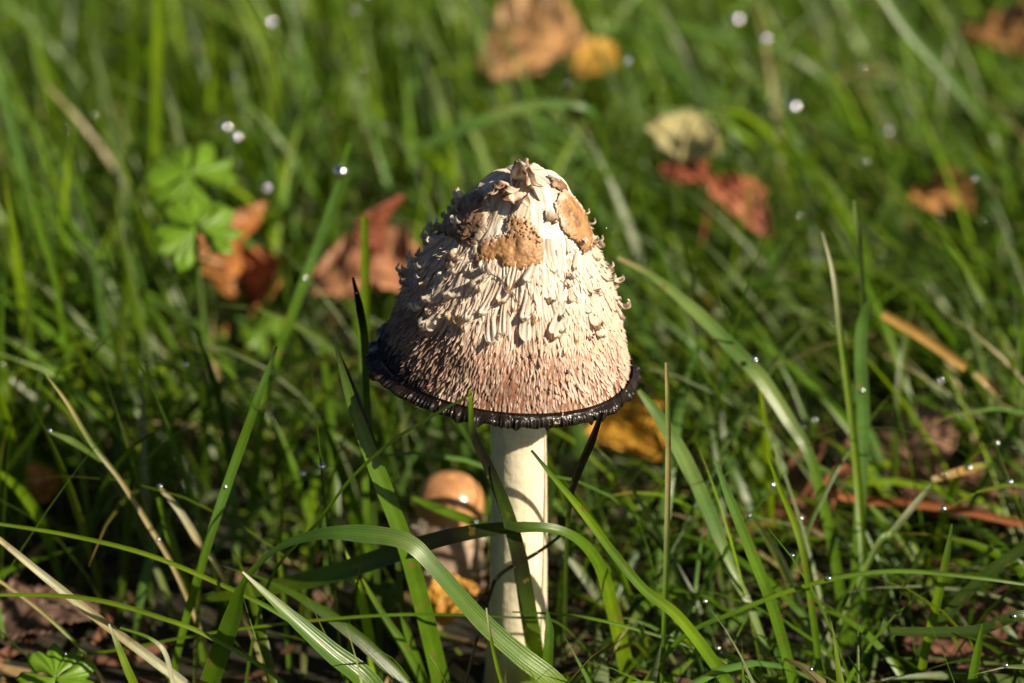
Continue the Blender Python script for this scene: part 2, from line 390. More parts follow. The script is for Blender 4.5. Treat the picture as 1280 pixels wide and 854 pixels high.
def add_scale(phi, s, size, roll=0.0, lift=0.0, wide=1.0, k=None):
    p, n, t, b = (np.asarray(a) for a in cap_point(phi, s, .0001+lift))
    x = -t; y = np.cross(n, x)
    cx = math.cos(roll); sx = math.sin(roll); x2 = x*cx+y*sx; y2 = np.cross(n, x2)
    o = obj('scale', SM[random.randrange(12) if k is None else k]); o.parent = cap
    m = Matrix(((x2[0]*size, y2[0]*size*wide, n[0]*size, p[0]), (x2[1]*size, y2[1]*size*wide, n[1]*size, p[1]),
                (x2[2]*size, y2[2]*size*wide, n[2]*size, p[2]), (0, 0, 0, 1)))
    o.matrix_basis = m
    return o
placed = []
for region, count, gap in (('left', 150, .0026), ('right', 55, .0027), ('front', 32, .0030)):
    tries = 0; got = 0
    while got < count and tries < 4000:
        tries += 1
        phi, q = {'left': (random.uniform(-2.3, -.38), random.uniform(.36, .745)), 'right': (random.uniform(.62, 2.2), random.uniform(.34, .72)),
                  'front': (random.uniform(-.45, .95), random.uniform(.44, .69))}[region]
        rr, _ = prof_at(q*SL)
        if region == 'left' and q > .66 and phi > -1.15: continue
        if any(math.hypot((phi-a)*rr, (q-b_)*SL) < gap for a, b_ in placed): continue
        placed.append((phi, q)); got += 1
        if region == 'front': add_scale(phi, q*SL, random.uniform(.0075, .0125), random.gauss(0, .14), 0, random.uniform(.7, 1.15), random.randrange(12, 20))
        else: add_scale(phi, q*SL, random.uniform(.0045, .0098)*(.74 if region == 'right' else .78 if phi < -1.1 else 1.0), random.gauss(0, .30), 0, random.uniform(.7, 1.3), random.randrange(12) if random.random() < (.8 if region == 'left' else .4) else random.randrange(12, 20))

# brown skin plates left on the crown
def inside(poly, x, y):
    r_ = np.zeros(x.shape, bool); j = len(poly)-1
    for i in range(len(poly)):
        xi, yi = poly[i]; xj, yj = poly[j]
        r_ ^= ((yi > y) != (yj > y)) & (x < (xj-xi)*(y-yi)/(yj-yi+1e-12)+xi); j = i
    return r_
def edge_dist(poly, x, y):
    d = np.full(x.shape, 1e9); j = len(poly)-1
    for i in range(len(poly)):
        a = np.array(poly[j]); b_ = np.array(poly[i]); ab = b_-a
        tt = np.clip(((x-a[0])*ab[0]+(y-a[1])*ab[1])/(ab@ab+1e-12), 0, 1)
        d = np.minimum(d, np.hypot(x-a[0]-tt*ab[0], y-a[1]-tt*ab[1])); j = i
    return d
def skin_patch(pix, c_in, c_dark, label, seed, dark=.35, thick=.0006, pale_top=0.0):
    pts = np.array([pick(*a) for a in pix]); rm, _ = prof_at(pts[:, 1].mean())
    poly = [(a*rm, b_) for a, b_ in pts]
    x0, x1 = min(a for a, _ in poly)-.001, max(a for a, _ in poly)+.001; y0, y1 = min(b_ for _, b_ in poly)-.001, max(b_ for _, b_ in poly)+.001
    nx, ny = int((x1-x0)/.00016)+2, int((y1-y0)/.00016)+2
    X_, Y_ = np.meshgrid(np.linspace(x0, x1, nx), np.linspace(y0, y1, ny), indexing='ij')
    wx = X_+.0007*fbm(X_*900, Y_*900, seed, seed)+.0004*vn(X_*3000, Y_*3000, seed); wy = Y_+.0007*fbm(X_*900+9, Y_*900, seed, seed+1)+.0004*vn(X_*3000+5, Y_*3000, seed)
    ins = inside(poly, wx, wy); ed = edge_dist(poly, wx, wy)
    hol = fbm(X_*2600, Y_*2600, seed, seed+5, 2)
    rel = (Y_-y0)/(y1-y0)
    ins &= ~((hol > .42) & (rel > .5) & (pale_top > 0) & (rng.random(ins.shape) < 1))
    th = thick*(.25+.75*sstep(0, .0012, ed))*(.35+.65*(1-rel)) + .00020*fbm(X_*1700, Y_*1700, seed, seed+2)
    p, n, t, b = cap_point(X_/rm, Y_, th+.00030, True)
    k = sstep(-.1, .5, fbm(X_*700, Y_*700, seed, seed+3))*dark + .65*sstep(.0008, 0, ed)*dark + sstep(.35, .6, fbm(X_*2600, Y_*2600, seed, seed+4))*.5
    k = np.clip(k, 0, 1)[..., None]
    C = np.array(c_in)*(1-k)+np.array(c_dark)*k
    cr_ = (sstep(.0016, .0002, ed)*sstep(.25, .6, rel)*.6 + .22*sstep(.1, .5, fbm(X_*1100+3, Y_*1100, seed, seed+8))*sstep(.3, .8, rel))[..., None]
    C = C*(1-cr_)+np.array([.76, .66, .53])*cr_
    F = gridfaces(nx, ny); ok = ins.reshape(-1)[F].all(1); F = F[ok]
    used = np.unique(F); mp = np.full(nx*ny, -1); mp[used] = np.arange(len(used))
    o = cap_part('skin_patch', mesh('skin_patch', p.reshape(-1, 3)[used], mp[F], C.reshape(-1, 3)[used]), M_skin, label)
    md = o.modifiers.new('thickness', 'SOLIDIFY'); md.thickness = .0003; md.offset = -1
    return o
TAN, DBR = (.38, .20, .082), (.13, .058, .03)
skin_patch([(606, 335), (600, 318), (604, 300), (620, 296), (634, 290), (632, 272), (640, 265), (662, 272), (676, 292), (680, 312), (677, 328), (655, 337), (632, 334), (622, 322)], TAN, DBR, 'tan skin plate on the front of the crown', 61, .45, pale_top=1)
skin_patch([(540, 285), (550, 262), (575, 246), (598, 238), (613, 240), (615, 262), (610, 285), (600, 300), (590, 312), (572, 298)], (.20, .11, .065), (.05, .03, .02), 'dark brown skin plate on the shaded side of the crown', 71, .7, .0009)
skin_patch([(690, 252), (702, 238), (718, 246), (730, 262), (737, 285), (728, 318), (716, 303), (705, 292), (697, 272)], TAN, DBR, 'tan skin plate on the sunlit side of the crown', 81, .5)
skin_patch([(677, 264), (686, 261), (695, 270), (692, 279), (681, 276)], (.30, .16, .08), DBR, None, 91, .6)
skin_patch([(680, 218), (690, 224), (706, 236), (700, 242), (686, 232)], (.24, .12, .06), DBR, None, 93, .6)
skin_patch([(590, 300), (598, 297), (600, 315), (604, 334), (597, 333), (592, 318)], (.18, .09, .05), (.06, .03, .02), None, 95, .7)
# crumpled flakes standing on the very top and one dark crust
def flake(px, py, size, seed, c0, c1, rise=.6, yaw=0.0, flat=.6):
    r_ = np.random.default_rng(seed); ph_, s_ = pick(px, py); p, n, t, b = (np.asarray(a) for a in cap_point(ph_, s_))
    nu = nv = 12; u, v = np.meshgrid(np.linspace(-1, 1, nu), np.linspace(0, 1, nv), indexing='ij')
    ax = b*math.cos(yaw)+t*math.sin(yaw); ay = np.cross(n, ax)
    rag = 1+.35*vn(u*2.2, v*2.2, seed)
    X_ = u*.5*rag*(1-.3*v); Y_ = v*flat*rag-.1; Z_ = rise*v**.8*(1+.5*vn(u*1.6, v*1.6, seed+3)) + .22*fbm(u*2.2, v*2.2, seed, 7) - .12
    V = p + size*(X_[..., None]*ax - Y_[..., None]*ay*1.0 + Z_[..., None]*n)
    k = sstep(.55, .95, v+.45*vn(u*3, v*3, seed+9))[..., None]
    C = np.array(c0)*(1-k)+np.array(c1)*k
    o = cap_part('crown_flake', mesh('crown_flake', V.reshape(-1, 3), gridfaces(nu, nv), C.reshape(-1, 3)), M_skin)
    md = o.modifiers.new('thickness', 'SOLIDIFY'); md.thickness = .00022
    return o
PAL, BRN = (.68, .58, .47), (.24, .11, .06)
flake(632, 232, .0075, 1, PAL, BRN, .62, .5, .7); flake(622, 232, .0070, 2, PAL, BRN, .5, 1.1, .7)
flake(655, 228, .0072, 3, PAL, BRN, .95, -.2, .3); flake(660, 232, .0066, 4, PAL, BRN, .9, -1.0, .3)
flake(648, 240, .0070, 5, PAL, BRN, .45, .1, .6); flake(640, 222, .0050, 6, PAL, BRN, .8, 2.2, .3); flake(652, 218, .0045, 7, PAL, BRN, .8, 2.9, .3)
for i, (a, b_) in enumerate(((585, 288), (592, 292), (579, 292), (597, 286), (588, 282))):
    flake(a, b_, .0034, 20+i, (.06, .035, .02), (.02, .012, .01), .6, i*1.3, .5)
# torn bits and a dark thread
hp = np.array([cap_point(*pick(a, b_), .0009)[0] for a, b_ in ((602, 328), (612, 340), (628, 352), (641, 366), (648, 380), (656, 393))])
V, F = tube(catmull(hp, 30), .00011, 5); cap_part('thread', mesh('thread', V, F), M_hair)
for i, (a, b_) in enumerate(((656, 396), (733, 424), (742, 422), (708, 461), (700, 440), (560, 418), (668, 445))):
    flake(a, b_, .0017 if i else .0024, 40+i, (.30, .17, .09) if i % 2 == 0 else (.05, .03, .02), (.55, .36, .2) if i == 0 else (.10, .05, .03), .5, i*1.9, .5)
# stem
zz = np.linspace(-.012, STEM_TOP[2]+.026, 90); nst = 96; an = np.linspace(0, 2*np.pi, nst, endpoint=False)
Zs, As = np.meshgrid(zz, an, indexing='ij'); hq = np.clip(Zs/STEM_TOP[2], -.2, 1.3)
cxs = (PY(645, 870, 0)[0])*(1-hq)+(PY(646, 500, 0)[0])*hq + .0006*np.sin(hq*3)
rs = (.00685-.00075*hq+.0012*np.exp(-np.clip(hq, 0, 2)*8))*(1+.018*fbm(np.cos(As)*2, np.sin(As)*2, hq*3, 5)+.010*fbm(np.cos(As)*14, np.sin(As)*14, hq*2, 6))
V = np.stack([cxs+rs*np.cos(As), rs*np.sin(As), Zs], -1)
C = np.array([.78, .70, .52])*(1+.10*fbm(np.cos(As)*5, np.sin(As)*5, hq*4, 8))[..., None]
strk = (sstep(.05, .5, fbm(np.cos(As)*9, np.sin(As)*9, hq*1.6, 18))*.35+sstep(.35, .6, fbm(np.cos(As)*6+3, np.sin(As)*6, hq*14, 19))*.35)[..., None]
C = C*(1-strk)+np.array([.52, .40, .24])*strk
dirt = sstep(.32, -.05, hq+.12*fbm(np.cos(As)*3, np.sin(As)*3, hq*6, 9))[..., None]*.7
C = C*(1-dirt)+np.array([.36, .26, .14])*dirt
st = obj('stem', mesh('stem', V.reshape(-1, 3), gridfaces(90, nst, True)[:, ::-1], C.reshape(-1, 3)), M_stem); local_to_mush(st)

# ------------------------------------------------------------ young mushroom behind the stem
yb = np.array([*PZ(557, 790, .004)[:2], 0.0]); yb[1] = .055; yb[0] = PY(557, 700, .055)[0]
young = empty('young_mushroom', yb, 'small egg-shaped young mushroom with reddish brown crown behind the stem', 'mushroom')
zt = PY(565, 594, .055)[2]; zb = PY(557, 765, .055)[2]
def lathe(profile, n=48, jit=0.0, seed=1):
    P = catmull(profile, 40); a = np.linspace(0, 2*np.pi, n, endpoint=False)
    rr = P[:, 0][:, None]*(1+jit*fbm(np.cos(a)[None]*4, np.sin(a)[None]*4, P[:, 1][:, None]*200, seed))
    V = np.stack([rr*np.cos(a)[None], rr*np.sin(a)[None], np.broadcast_to(P[:, 1][:, None], rr.shape)], -1)
    return V.reshape(-1, 3), gridfaces(40, n, True)[:, ::-1], P, a
h_ = zt-zb; kk = PXF*(DIST+.055*_c)
V, F, P, a = lathe([(46*kk, zb-.001), (50*kk, zb+.1*h_), (51*kk, zb+.3*h_), (49*kk, zb+.55*h_), (45*kk, zb+.74*h_)], 60, .05)
C = np.array([.46, .33, .25])*(1+.4*fbm(V[:, 0]*500, V[:, 1]*500, V[:, 2]*160, 3))[:, None]
yc = obj('cap', mesh('young_cap', V, F, C), M_shag, young)
V, F, P, a = lathe([(38*kk, zb+.60*h_), (44*kk, zb+.68*h_), (46*kk, zb+.78*h_), (41*kk, zb+.89*h_), (26*kk, zb+.97*h_), (.5*kk, zb+1.0*h_)], 60, .03, 4)
C = np.array([.52, .25, .11])*(1+.4*fbm(V[:, 0]*200, V[:, 1]*200, V[:, 2]*200, 6))[:, None]
V[:, 0] += 6*kk
yd = obj('brown_crown', mesh('brown_crown', V, F, C), M_gloss, yc)
V, F, P, a = lathe([(.0058, -.008), (.0056, zb*.5), (.0055, zb+.3*h_)], 40, .05)
obj('stem', mesh('young_stem', V, F, np.full((len(V), 3), .55)), M_stem, young)
for i in range(46):                                  # shaggy scales of the young cap
    an_ = random.uniform(0, 2*math.pi); f_ = random.uniform(.12, .8); rr = 50*kk*(1-.1*f_)
    o = obj('scale', SM[random.randrange(12)]); o.parent = yc
    x = Vector((0, 0, -1)); n_ = Vector((math.cos(an_), math.sin(an_), .05)).normalized(); y = n_.cross(x)
    sz = random.uniform(.003, .005)
    m = Matrix.Identity(4)
    for r_ in range(3): m[r_][0] = x[r_]*sz; m[r_][1] = y[r_]*sz*1.3; m[r_][2] = n_[r_]*sz; m[r_][3] = (rr*math.cos(an_), rr*math.sin(an_), zb+f_*h_)[r_]
    o.matrix_basis = m

# ------------------------------------------------------------ fallen leaves
LEAFZONES = []
SUNZONES = [(np.array([STEM_TOP[0], -.005, z_]), .030 if z_ > .08 else .010, .97) for z_ in (.03, .045, .06, .09, .11)]
def leaf(name, base, tip, y_or_z, width, colour, label, cat='leaf', roll=0.0, arch=.12, curl=.25, seed=1, lobed=0.0, spots=None, stalk=.25, clear=.75, group=None):
    """base / tip: photo pixels with heights above the ground; width in metres"""
    A = PZ(base[0], base[1], base[2]); B = PZ(tip[0], tip[1], tip[2]); Lv = B-A; ln = np.linalg.norm(Lv)
    nu, nv = 64, 25; v = np.linspace(0, 1, nu); u = np.linspace(-1, 1, nv)
    T = Lv/ln; S = np.cross(T, [0, 0, 1.0]); S /= np.linalg.norm(S); Nn = np.cross(S, T)
    S, Nn = S*math.cos(roll)+Nn*math.sin(roll), Nn*math.cos(roll)-S*math.sin(roll)
    U, Vv = np.meshgrid(u, v)
    wv = np.sin(np.pi*np.clip(v, 0, 1)**.82)**.75*(1+lobed*np.sin(v*19+seed)) * (1+.05*np.sign(np.sin(v*90)))
    W = width*.5*wv[:, None]*U*(1+.20*vn(Vv*7, np.sign(U)*3, seed)+.10*vn(Vv*23, np.sign(U)*5, seed))
    Zz = ln*(arch*np.sin(np.pi*Vv) + curl*.5*(U**2)*wv[:, None]*width/ln + .09*fbm(U*2.2, Vv*4, seed, 5) + .012*np.abs(np.sin(Vv*26+np.abs(U)*4))*np.abs(U)) + .3*curl*width*np.clip(Vv-.75, 0, 1)
    P = A + Vv[..., None]*Lv + W[..., None]*S + Zz[..., None]*Nn
    c = np.array(colour)*(1+.35*fbm(U*3, Vv*5, seed, 9))[..., None]
    vein = np.abs(np.mod(Vv*8-np.abs(U)*1.8, 1)-.5) < .07
    c = c*np.where(vein, 1.35, 1.0)[..., None]*(1-.55*sstep(.25, .55, fbm(U*4+7, Vv*8, seed, 29)))[..., None]
    if spots is not None:
        k = sstep(.1, .45, fbm(U*2, Vv*3, seed, 19)+.25*np.abs(U))[..., None]; c = c*(1-k)+np.array(spots)*k
    root = empty(name, A, label, cat, group); off = P-A
    lb = obj('leaf_blade', mesh('leaf_blade', off.reshape(-1, 3), gridfaces(nu, nv), c.reshape(-1, 3)), M_leaf, root)
    md = lb.modifiers.new('thickness', 'SOLIDIFY'); md.thickness = .0003
    mid = off[:, nv//2] + Nn*.0003
    Vt, Ft = tube(mid, np.linspace(.0007, .0002, nu), 6); obj('midrib', mesh('midrib', Vt, Ft, np.array(colour)*.8*np.ones((len(Vt), 1))), M_leaf, lb)
    if stalk:
        e = -T*ln*stalk; e[2] = min(e[2], -A[2]*.6); Vt, Ft = tube(catmull([mid[0]+T*.002, e*.5+np.array([0, 0, .004]), e], 12), .0006, 6)
        obj('stalk', mesh('stalk', Vt, Ft, np.array(colour)*.7*np.ones((len(Vt), 1))), M_leaf, root)
    SUNZONES.append((P[nu//2, nv//2], .012, clear*.7)); pxs, pys = proj(P.reshape(-1, 3)); LEAFZONES.append((pxs.min(), pys.min(), pxs.max(), pys.max(), P[..., 1].max(), clear))
    return root
RED, TANL, ORG, YEL = (.30, .10, .045), (.46, .26, .11), (.42, .17, .05), (.62, .33, .04)
leaf('fallen_leaf', (392, 352, .028), (540, 358, .034), 0, .034, (.38, .18, .095), 'large copper brown leaf lying in grass beside the shaggy cap', roll=-.25, seed=3, curl=.3, arch=.1, clear=.72)
leaf('fallen_leaf', (476, 318, .045), (505, 245, .062), 0, .024, (.24, .07, .035), 'dark red leaf standing up behind the copper brown leaf', roll=.5, seed=8, curl=.5, stalk=0, clear=.9)
leaf('fallen_leaf', (290, 372, .025), (338, 258, .052), 0, .022, ORG, 'curled orange leaf strip beside the lobed green leaves', roll=.7, seed=12, curl=.9, clear=.65)
leaf('fallen_leaf', (318, 385, .022), (362, 330, .035), 0, .03, (.36, .12, .05), 'rusty leaf fragment lying under the curled orange leaf', roll=-.3, seed=14, curl=.6, clear=.8)
leaf('fallen_leaf', (600, 75, .045), (735, 60, .052), 0, .044, TANL, 'broad tan leaf lying on far grass behind the mushroom', roll=-.4, seed=5, curl=.3, clear=.6)
leaf('fallen_leaf', (718, 92, .040), (770, 60, .045), 0, .016, (.55, .32, .05), 'small orange yellow leaf tucked beside the broad tan leaf', roll=-.4, seed=6, clear=.8)
leaf('fallen_leaf', (850, 200, .055), (870, 140, .068), 0, .022, (.55, .50, .24), 'pale yellowish leaf above the two red leaves', roll=-.2, seed=16, stalk=0, clear=.65)
leaf('fallen_leaf', (838, 200, .045), (888, 232, .045), 0, .013, (.38, .12, .06), 'short red brown leaf below the pale yellowish leaf', roll=-.6, seed=17, stalk=0, clear=.65)
leaf('fallen_leaf', (895, 222, .045), (962, 296, .034), 0, .013, (.46, .17, .09), 'long reddish leaf hanging down into grass beside the short red one', roll=-.5, seed=18, clear=.65)
leaf('fallen_leaf', (752, 520, .012), (838, 575, .010), 0, .019, YEL, 'bright yellow leaf on the ground behind the black rim', roll=-.5, seed=21, clear=.9)
leaf('fallen_leaf', (1085, 540, .010), (1175, 615, .010), 0, .03, (.36, .20, .14), 'dull pinkish brown leaf under the yellow straw', roll=-.4, seed=22, clear=.45)
leaf('fallen_leaf', (1180, 590, .008), (1262, 660, .008), 0, .034, (.24, .12, .085), 'dark brown leaf beneath the reddish twig end', roll=-.3, seed=24, clear=.3)
leaf('fallen_leaf', (915, 625, .006), (1040, 690, .008), 0, .040, (.26, .11, .06), 'crumpled rust brown leaf among upright green blades', roll=-.3, seed=26, lobed=.2, clear=.2)
leaf('fallen_leaf', (-15, 790, .004), (130, 765, .004), 0, .020, (.13, .075, .055), 'dull brown leaf lying flat behind the long straw stalk', roll=-.2, seed=28, clear=.5)
leaf('fallen_leaf', (40, 622, .014), (76, 598, .018), 0, .012, (.46, .20, .035), 'small round orange brown leaf in shaded grass', roll=-.5, seed=30, curl=.6, stalk=0, clear=.9)
leaf('fallen_leaf', (532, 768, .008), (598, 735, .014), 0, .012, (.58, .30, .05), 'golden leaf resting against the young mushroom', roll=-.6, seed=32, stalk=0, clear=.9)
leaf('fallen_leaf', (1150, 235, .03), (1215, 262, .03), 0, .018, (.48, .24, .08), 'narrow orange brown leaf in far shaded grass', roll=-.4, seed=34, clear=.7)
leaf('fallen_leaf', (1225, 30, .04), (1285, 65, .04), 0, .024, (.42, .22, .08), 'curled tan leaf at the far grass edge', roll=-.4, seed=35, clear=.7)
leaf('fallen_leaf', (1165, 780, .004), (1260, 840, .004), 0, .03, (.15, .07, .05), 'dark purple brown leaf deep between green blades', roll=-.2, seed=36, clear=.3)

# lobed green leaves
def lobed_leaf(centre, z, size, label, yaw=0.0, tilt=.5, shade=1.0, seed=1, clear=.95):
    c = PZ(centre[0], centre[1], z); root = empty('lobed_leaf', (c[0], c[1], 0), label, 'leaf')
    fr = Matrix.Rotation(yaw, 3, 'Z'); tl = Matrix.Rotation(tilt, 3, 'X')
    r_ = np.random.default_rng(seed); mm = np.array(tl@fr); allp = []
    for k, a0 in enumerate((90, 200, 340)):
        a0 = R(a0+r_.uniform(-8, 8)); nt_ = 61; an_ = np.linspace(-1, 1, nt_)*R(62)
        # outline of one leaflet: two deep notches and small teeth
        rad = size*(.98-.30*np.exp(-((np.abs(an_)-R(20))/R(5.5))**2)-.10*np.abs(np.sin(an_*9))-.35*sstep(R(50), R(62), np.abs(an_)))
        rings = np.linspace(.0, 1, 9); V = []
        for q in rings:
            rr = rad*q; aa = an_*(.6+.4*q) * (.92)
            x = rr*np.cos(aa+a0); y = rr*np.sin(aa+a0); zz_ = size*(.10*q**2*np.sin(k*2+3*an_) - .12*q**2 + .03*np.cos(an_*14)*q + .06)
            V.append(np.stack([x, y, zz_], -1))
        V = np.array(V).reshape(-1, 3)@mm.T + np.array([0, 0, z])
        C = np.array([.16, .29, .022])*shade*(1+.15*fbm(V[:, 0]*400, V[:, 1]*400, seed, 3))[:, None]
        o = obj('leaflet', mesh('leaflet', V, gridfaces(9, nt_), C), M_green, root)
        md = o.modifiers.new('thickness', 'SOLIDIFY'); md.thickness = .00025; allp.append(V+[c[0], c[1], 0])
    V, F = tube(catmull([(0, 0, z), (.001, -.002, z*.6), (.004, .003, -.003)], 14), np.linspace(.0005, .0008, 14), 6)
    obj('leaf_stalk', mesh('leaf_stalk', V, F, np.tile([.14, .22, .05], (len(V), 1))), M_green, root)
    P = np.vstack(allp); SUNZONES.append((np.array([c[0], c[1], z]), size*.9, .95)); a, b_ = proj(P); LEAFZONES.append((a.min(), b_.min(), a.max(), b_.max(), P[:, 1].max(), clear))
lobed_leaf((245, 290), .070, .0125, 'bright green lobed leaf in front of its paler twin', .3, .62, 1.15, 3)
lobed_leaf((238, 222), .072, .0135, 'pale green lobed leaf behind the bright lobed leaf', .9, .62, 1.1, 5)
lobed_leaf((70, 850), .016, .0098, 'small bright green lobed leaf low beside the brown leaf', .1, .55, 1.15, 7)
lobed_leaf((330, 415), .022, .008, 'tiny green lobed leaf below the rusty leaf fragment', .6, .5, .9, 9, .5)
lobed_leaf((470, 745), .012, .007, 'tiny lobed leaf in the dark below the fallen arching blade', .2, .4, .6, 11, .3)

# ------------------------------------------------------------ single grass blades one can pick out
GREENS = {'g': (.090, .178, .009), 'y': (.145, .230, .008), 'b': (.086, .176, .032), 'p': (.165, .245, .060), 'd': (.045, .080, .012),
          'k': (.016, .014, .010), 's': (.42, .34, .16), 'o': (.55, .32, .09), 'r': (.36, .12, .05), 'w': (.50, .50, .34)}
HERO = []
def gc(c): return np.array(GREENS[c] if isinstance(c, str) else c)
def blade(pts, width, cols, label, twist=(20, 40), fold=.22, tip='both', root=True, name='grass_blade', cat='grass blade', group=None, n=44, tipw=.0, rough=0.0, wetmat=None):
    """pts: (photo x, photo y, world depth) from tip to root; width in photo pixels along the way; cols along the way"""
    P = [PY(a, b_, d) for a, b_, d in pts]
    if root:
        e = P[-1]; dirv = P[-1]-P[-2]; dirv /= np.linalg.norm(dirv)
        if e[2] > .004:
            h = e[2]+.004; hx = dirv[:2]*min(h*.6, .02)
            P.append(np.array([e[0]+hx[0]*.7, e[1]+hx[1]*.7, e[2]-h*.55])); P.append(np.array([e[0]+hx[0], e[1]+hx[1], -.006]))
    NP = len(P); P = catmull(P, n); P[:, 2] = np.maximum(P[:, 2], -.007); v = np.linspace(0, 1, n)
    vi = v*(NP-1); wv = np.interp(vi, np.linspace(0, len(pts)-1, len(width)), width)*K
    T = np.gradient(P, axis=0); T /= np.linalg.norm(T, axis=1)[:, None]+1e-9
    vw = CAM-P; vw /= np.linalg.norm(vw, axis=1)[:, None]
    S = np.cross(T, vw); S /= np.linalg.norm(S, axis=1)[:, None]+1e-9; Nn = np.cross(S, T); Nn *= np.sign((Nn*vw).sum(1))[:, None]
    th = np.radians(np.linspace(twist[0], twist[1], n))[:, None]
    S2 = S*np.cos(th)+Nn*np.sin(th); N2 = Nn*np.cos(th)-S*np.sin(th)
    wv = wv/np.maximum(np.cos(th[:, 0]), .45)*(1+.03*vn(v*25, len(HERO)*3.7))
    u = np.array([-1, -.5, 0, .5, 1.]); prf = np.array([1, .45, 0, .45, 1])*fold
    V = P[:, None]+S2[:, None]*(wv[:, None]*.5*u)[..., None]+N2[:, None]*(wv[:, None]*.5*prf)[..., None]
    cs = np.array([gc(c) for c in cols]); cv = np.stack([np.interp(vi, np.linspace(0, len(pts)-1, len(cs)), cs[:, i]) for i in range(3)], -1)
    cv = cv*(1+.16*fbm(v*9, len(HERO)*1.3, 0, 3))[:, None]
    C = np.repeat(cv[:, None], 5, 1)*np.array([1., .95, 1.12, .95, 1.])[None, :, None]
    if rough: C = C*(1+rough*fbm(v[:, None]*30, u[None]*3, len(HERO), 7))[..., None]
    uv = np.stack(np.broadcast_arrays((u[None]+1)/2, v[:, None]), -1)
    base = P[-1]; me = mesh(name, (V-base).reshape(-1, 3), gridfaces(n, 5), C.reshape(-1, 3), uv.reshape(-1, 2))
    o = obj(name, me, wetmat or M_grass, label=label, cat=cat, group=group); o.location = base
    HERO.append(P); return o
blade([(262, 854, -.030), (290, 775, -.030), (305, 728, -.031), (345, 687, -.033), (400, 668, -.036), (455, 668, -.038), (508, 678, -.040), (545, 712, -.041), (600, 775, -.041), (650, 820, -.041), (700, 862, -.041)],
      [26, 24, 8, 7, 14, 22, 21, 19, 22, 24, 26], ['g', 'g', 'g', 'b', 'b', 'b', 'p', 'b', 'g', 'g', 'y'], 'broad green blade bent into an arch over the darker fallen blade', (10, 25), .15, n=80)
blade([(235, 752, .010), (300, 742, .004), (400, 722, -.004), (480, 697, -.012), (560, 672, -.020), (640, 660, -.022), (705, 665, -.020), (745, 700, -.016), (765, 760, -.010), (782, 835, -.006)],
      [3, 16, 24, 24, 20, 14, 11, 15, 19, 20], ['y', 'y', 'g', 'd', 'k', 'd', 'g', 'g', 'y', 'y'], 'long dark-streaked blade arching across the pale stem', (15, 25), .2, n=80, rough=.3)
blade([(588, 487, -.0365), (588, 512, -.0370), (592, 545, -.034), (610, 585, -.028), (632, 640, -.022), (648, 700, -.017), (658, 760, -.014), (667, 815, -.012)],
      [3, 6, 9, 13, 17, 20, 22, 22], ['y', 'g', 'k', 'k', 'd', 'k', 'd', 'g'], 'dark blade rising in front of the stem with its tip on the rim', (25, 30), .3, n=60, rough=.3)
blade([(590, 492, -.038), (540, 520, -.037), (490, 552, -.036), (440, 597, -.034), (395, 655, -.030), (340, 720, -.02)],
      [2, 4, 4, 4, 4, 4], ['g', 'd', 'd', 'g', 'g', 'g'], 'thin green stalk slanting up to touch the black rim', (10, 10), .3)
blade([(417, 420, -.010), (428, 465, -.011), (448, 530, -.013), (475, 600, -.015), (505, 680, -.016), (525, 750, -.015), (548, 845, -.014)],
      [2, 8, 17, 21, 21, 22, 24], ['k', 'd', 'g', 'g', 'g', 'g', 'g'], 'upright green blade with blackened tip crossing under the broad arched blade', (15, 30), .25, n=60)
blade([(417, 428, .004), (440, 480, .004), (468, 560, .003), (490, 650, .002), (500, 740, .000)],
      [2, 5, 7, 7, 8], ['k', 'k', 'k', 'd', 'd'], 'narrow blackened blade close behind the upright black-tipped one', (30, 30), .3, rough=.3)
blade([(346, 433, -.006), (330, 475, -.007), (305, 545, -.008), (275, 630, -.010), (250, 710, -.010), (225, 800, -.010)],
      [2, 8, 12, 12, 11, 9], ['k', 'b', 'g', 'b', 'g', 'g'], 'straight blue-green blade leaning right with dark pointed tip', (20, 35), .3)
blade([(55, 465, .010), (85, 505, .010), (115, 555, .010), (150, 600, .009), (185, 655, .008), (218, 712, .006)],
      [2, 5, 7, 6, 7, 6], ['y', 's', 'p', 's', 's', 's'], 'jointed pale stalk with a green tip leaning over shaded grass', (0, 0), .6)
blade([(62, 540, .018), (90, 552, .016), (128, 577, .011)], [3, 9, 5], ['p', 'p', 'g'], 'short pale leaf branching off the jointed stalk', (20, 20), .2, root=False)
blade([(303, 715, -.040), (335, 745, -.041), (375, 782, -.042), (415, 818, -.043), (462, 858, -.044)],
      [2, 9, 18, 24, 28], ['w', 'p', 'b', 'b', 'g'], 'blue-green blade with a whitish curled tip below the broad arch', (20, 30), .3)
blade([(-15, 663, -.020), (60, 725, -.022), (130, 780, -.024), (190, 825, -.026), (240, 865, -.028)],
      [6, 10, 11, 12, 12], ['s', 'w', 's', 'w', 'w'], 'long dry straw stalk lying diagonally over the brown leaf', (10, 10), .6, rough=.3)
blade([(-15, 716, -.012), (40, 755, -.014), (90, 800, -.016), (125, 845, -.018)], [4, 5, 5, 5], ['s', 's', 'y', 's'], 'thin olive stalk running beside the long dry straw', (0, 0), .6)
blade([(-15, 653, -.018), (80, 668, -.020), (180, 692, -.023), (270, 728, -.026), (340, 762, -.028), (420, 815, -.030), (470, 860, -.03)], [4, 5, 6, 6, 6, 6, 6], ['y', 'y', 'y', 'y', 'g', 'g', 'g'], 'slender green stalk sweeping down across the straight blue-green blade', (0, 0), .4)
blade([(-15, 744, -.025), (60, 744, -.026), (130, 752, -.028), (200, 772, -.030), (260, 795, -.031), (350, 850, -.032)], [4, 5, 6, 6, 6, 6], ['y', 'y', 'y', 'y', 'y', 'g'], 'slender yellow-green stalk curving over the dry straw', (0, 0), .4)
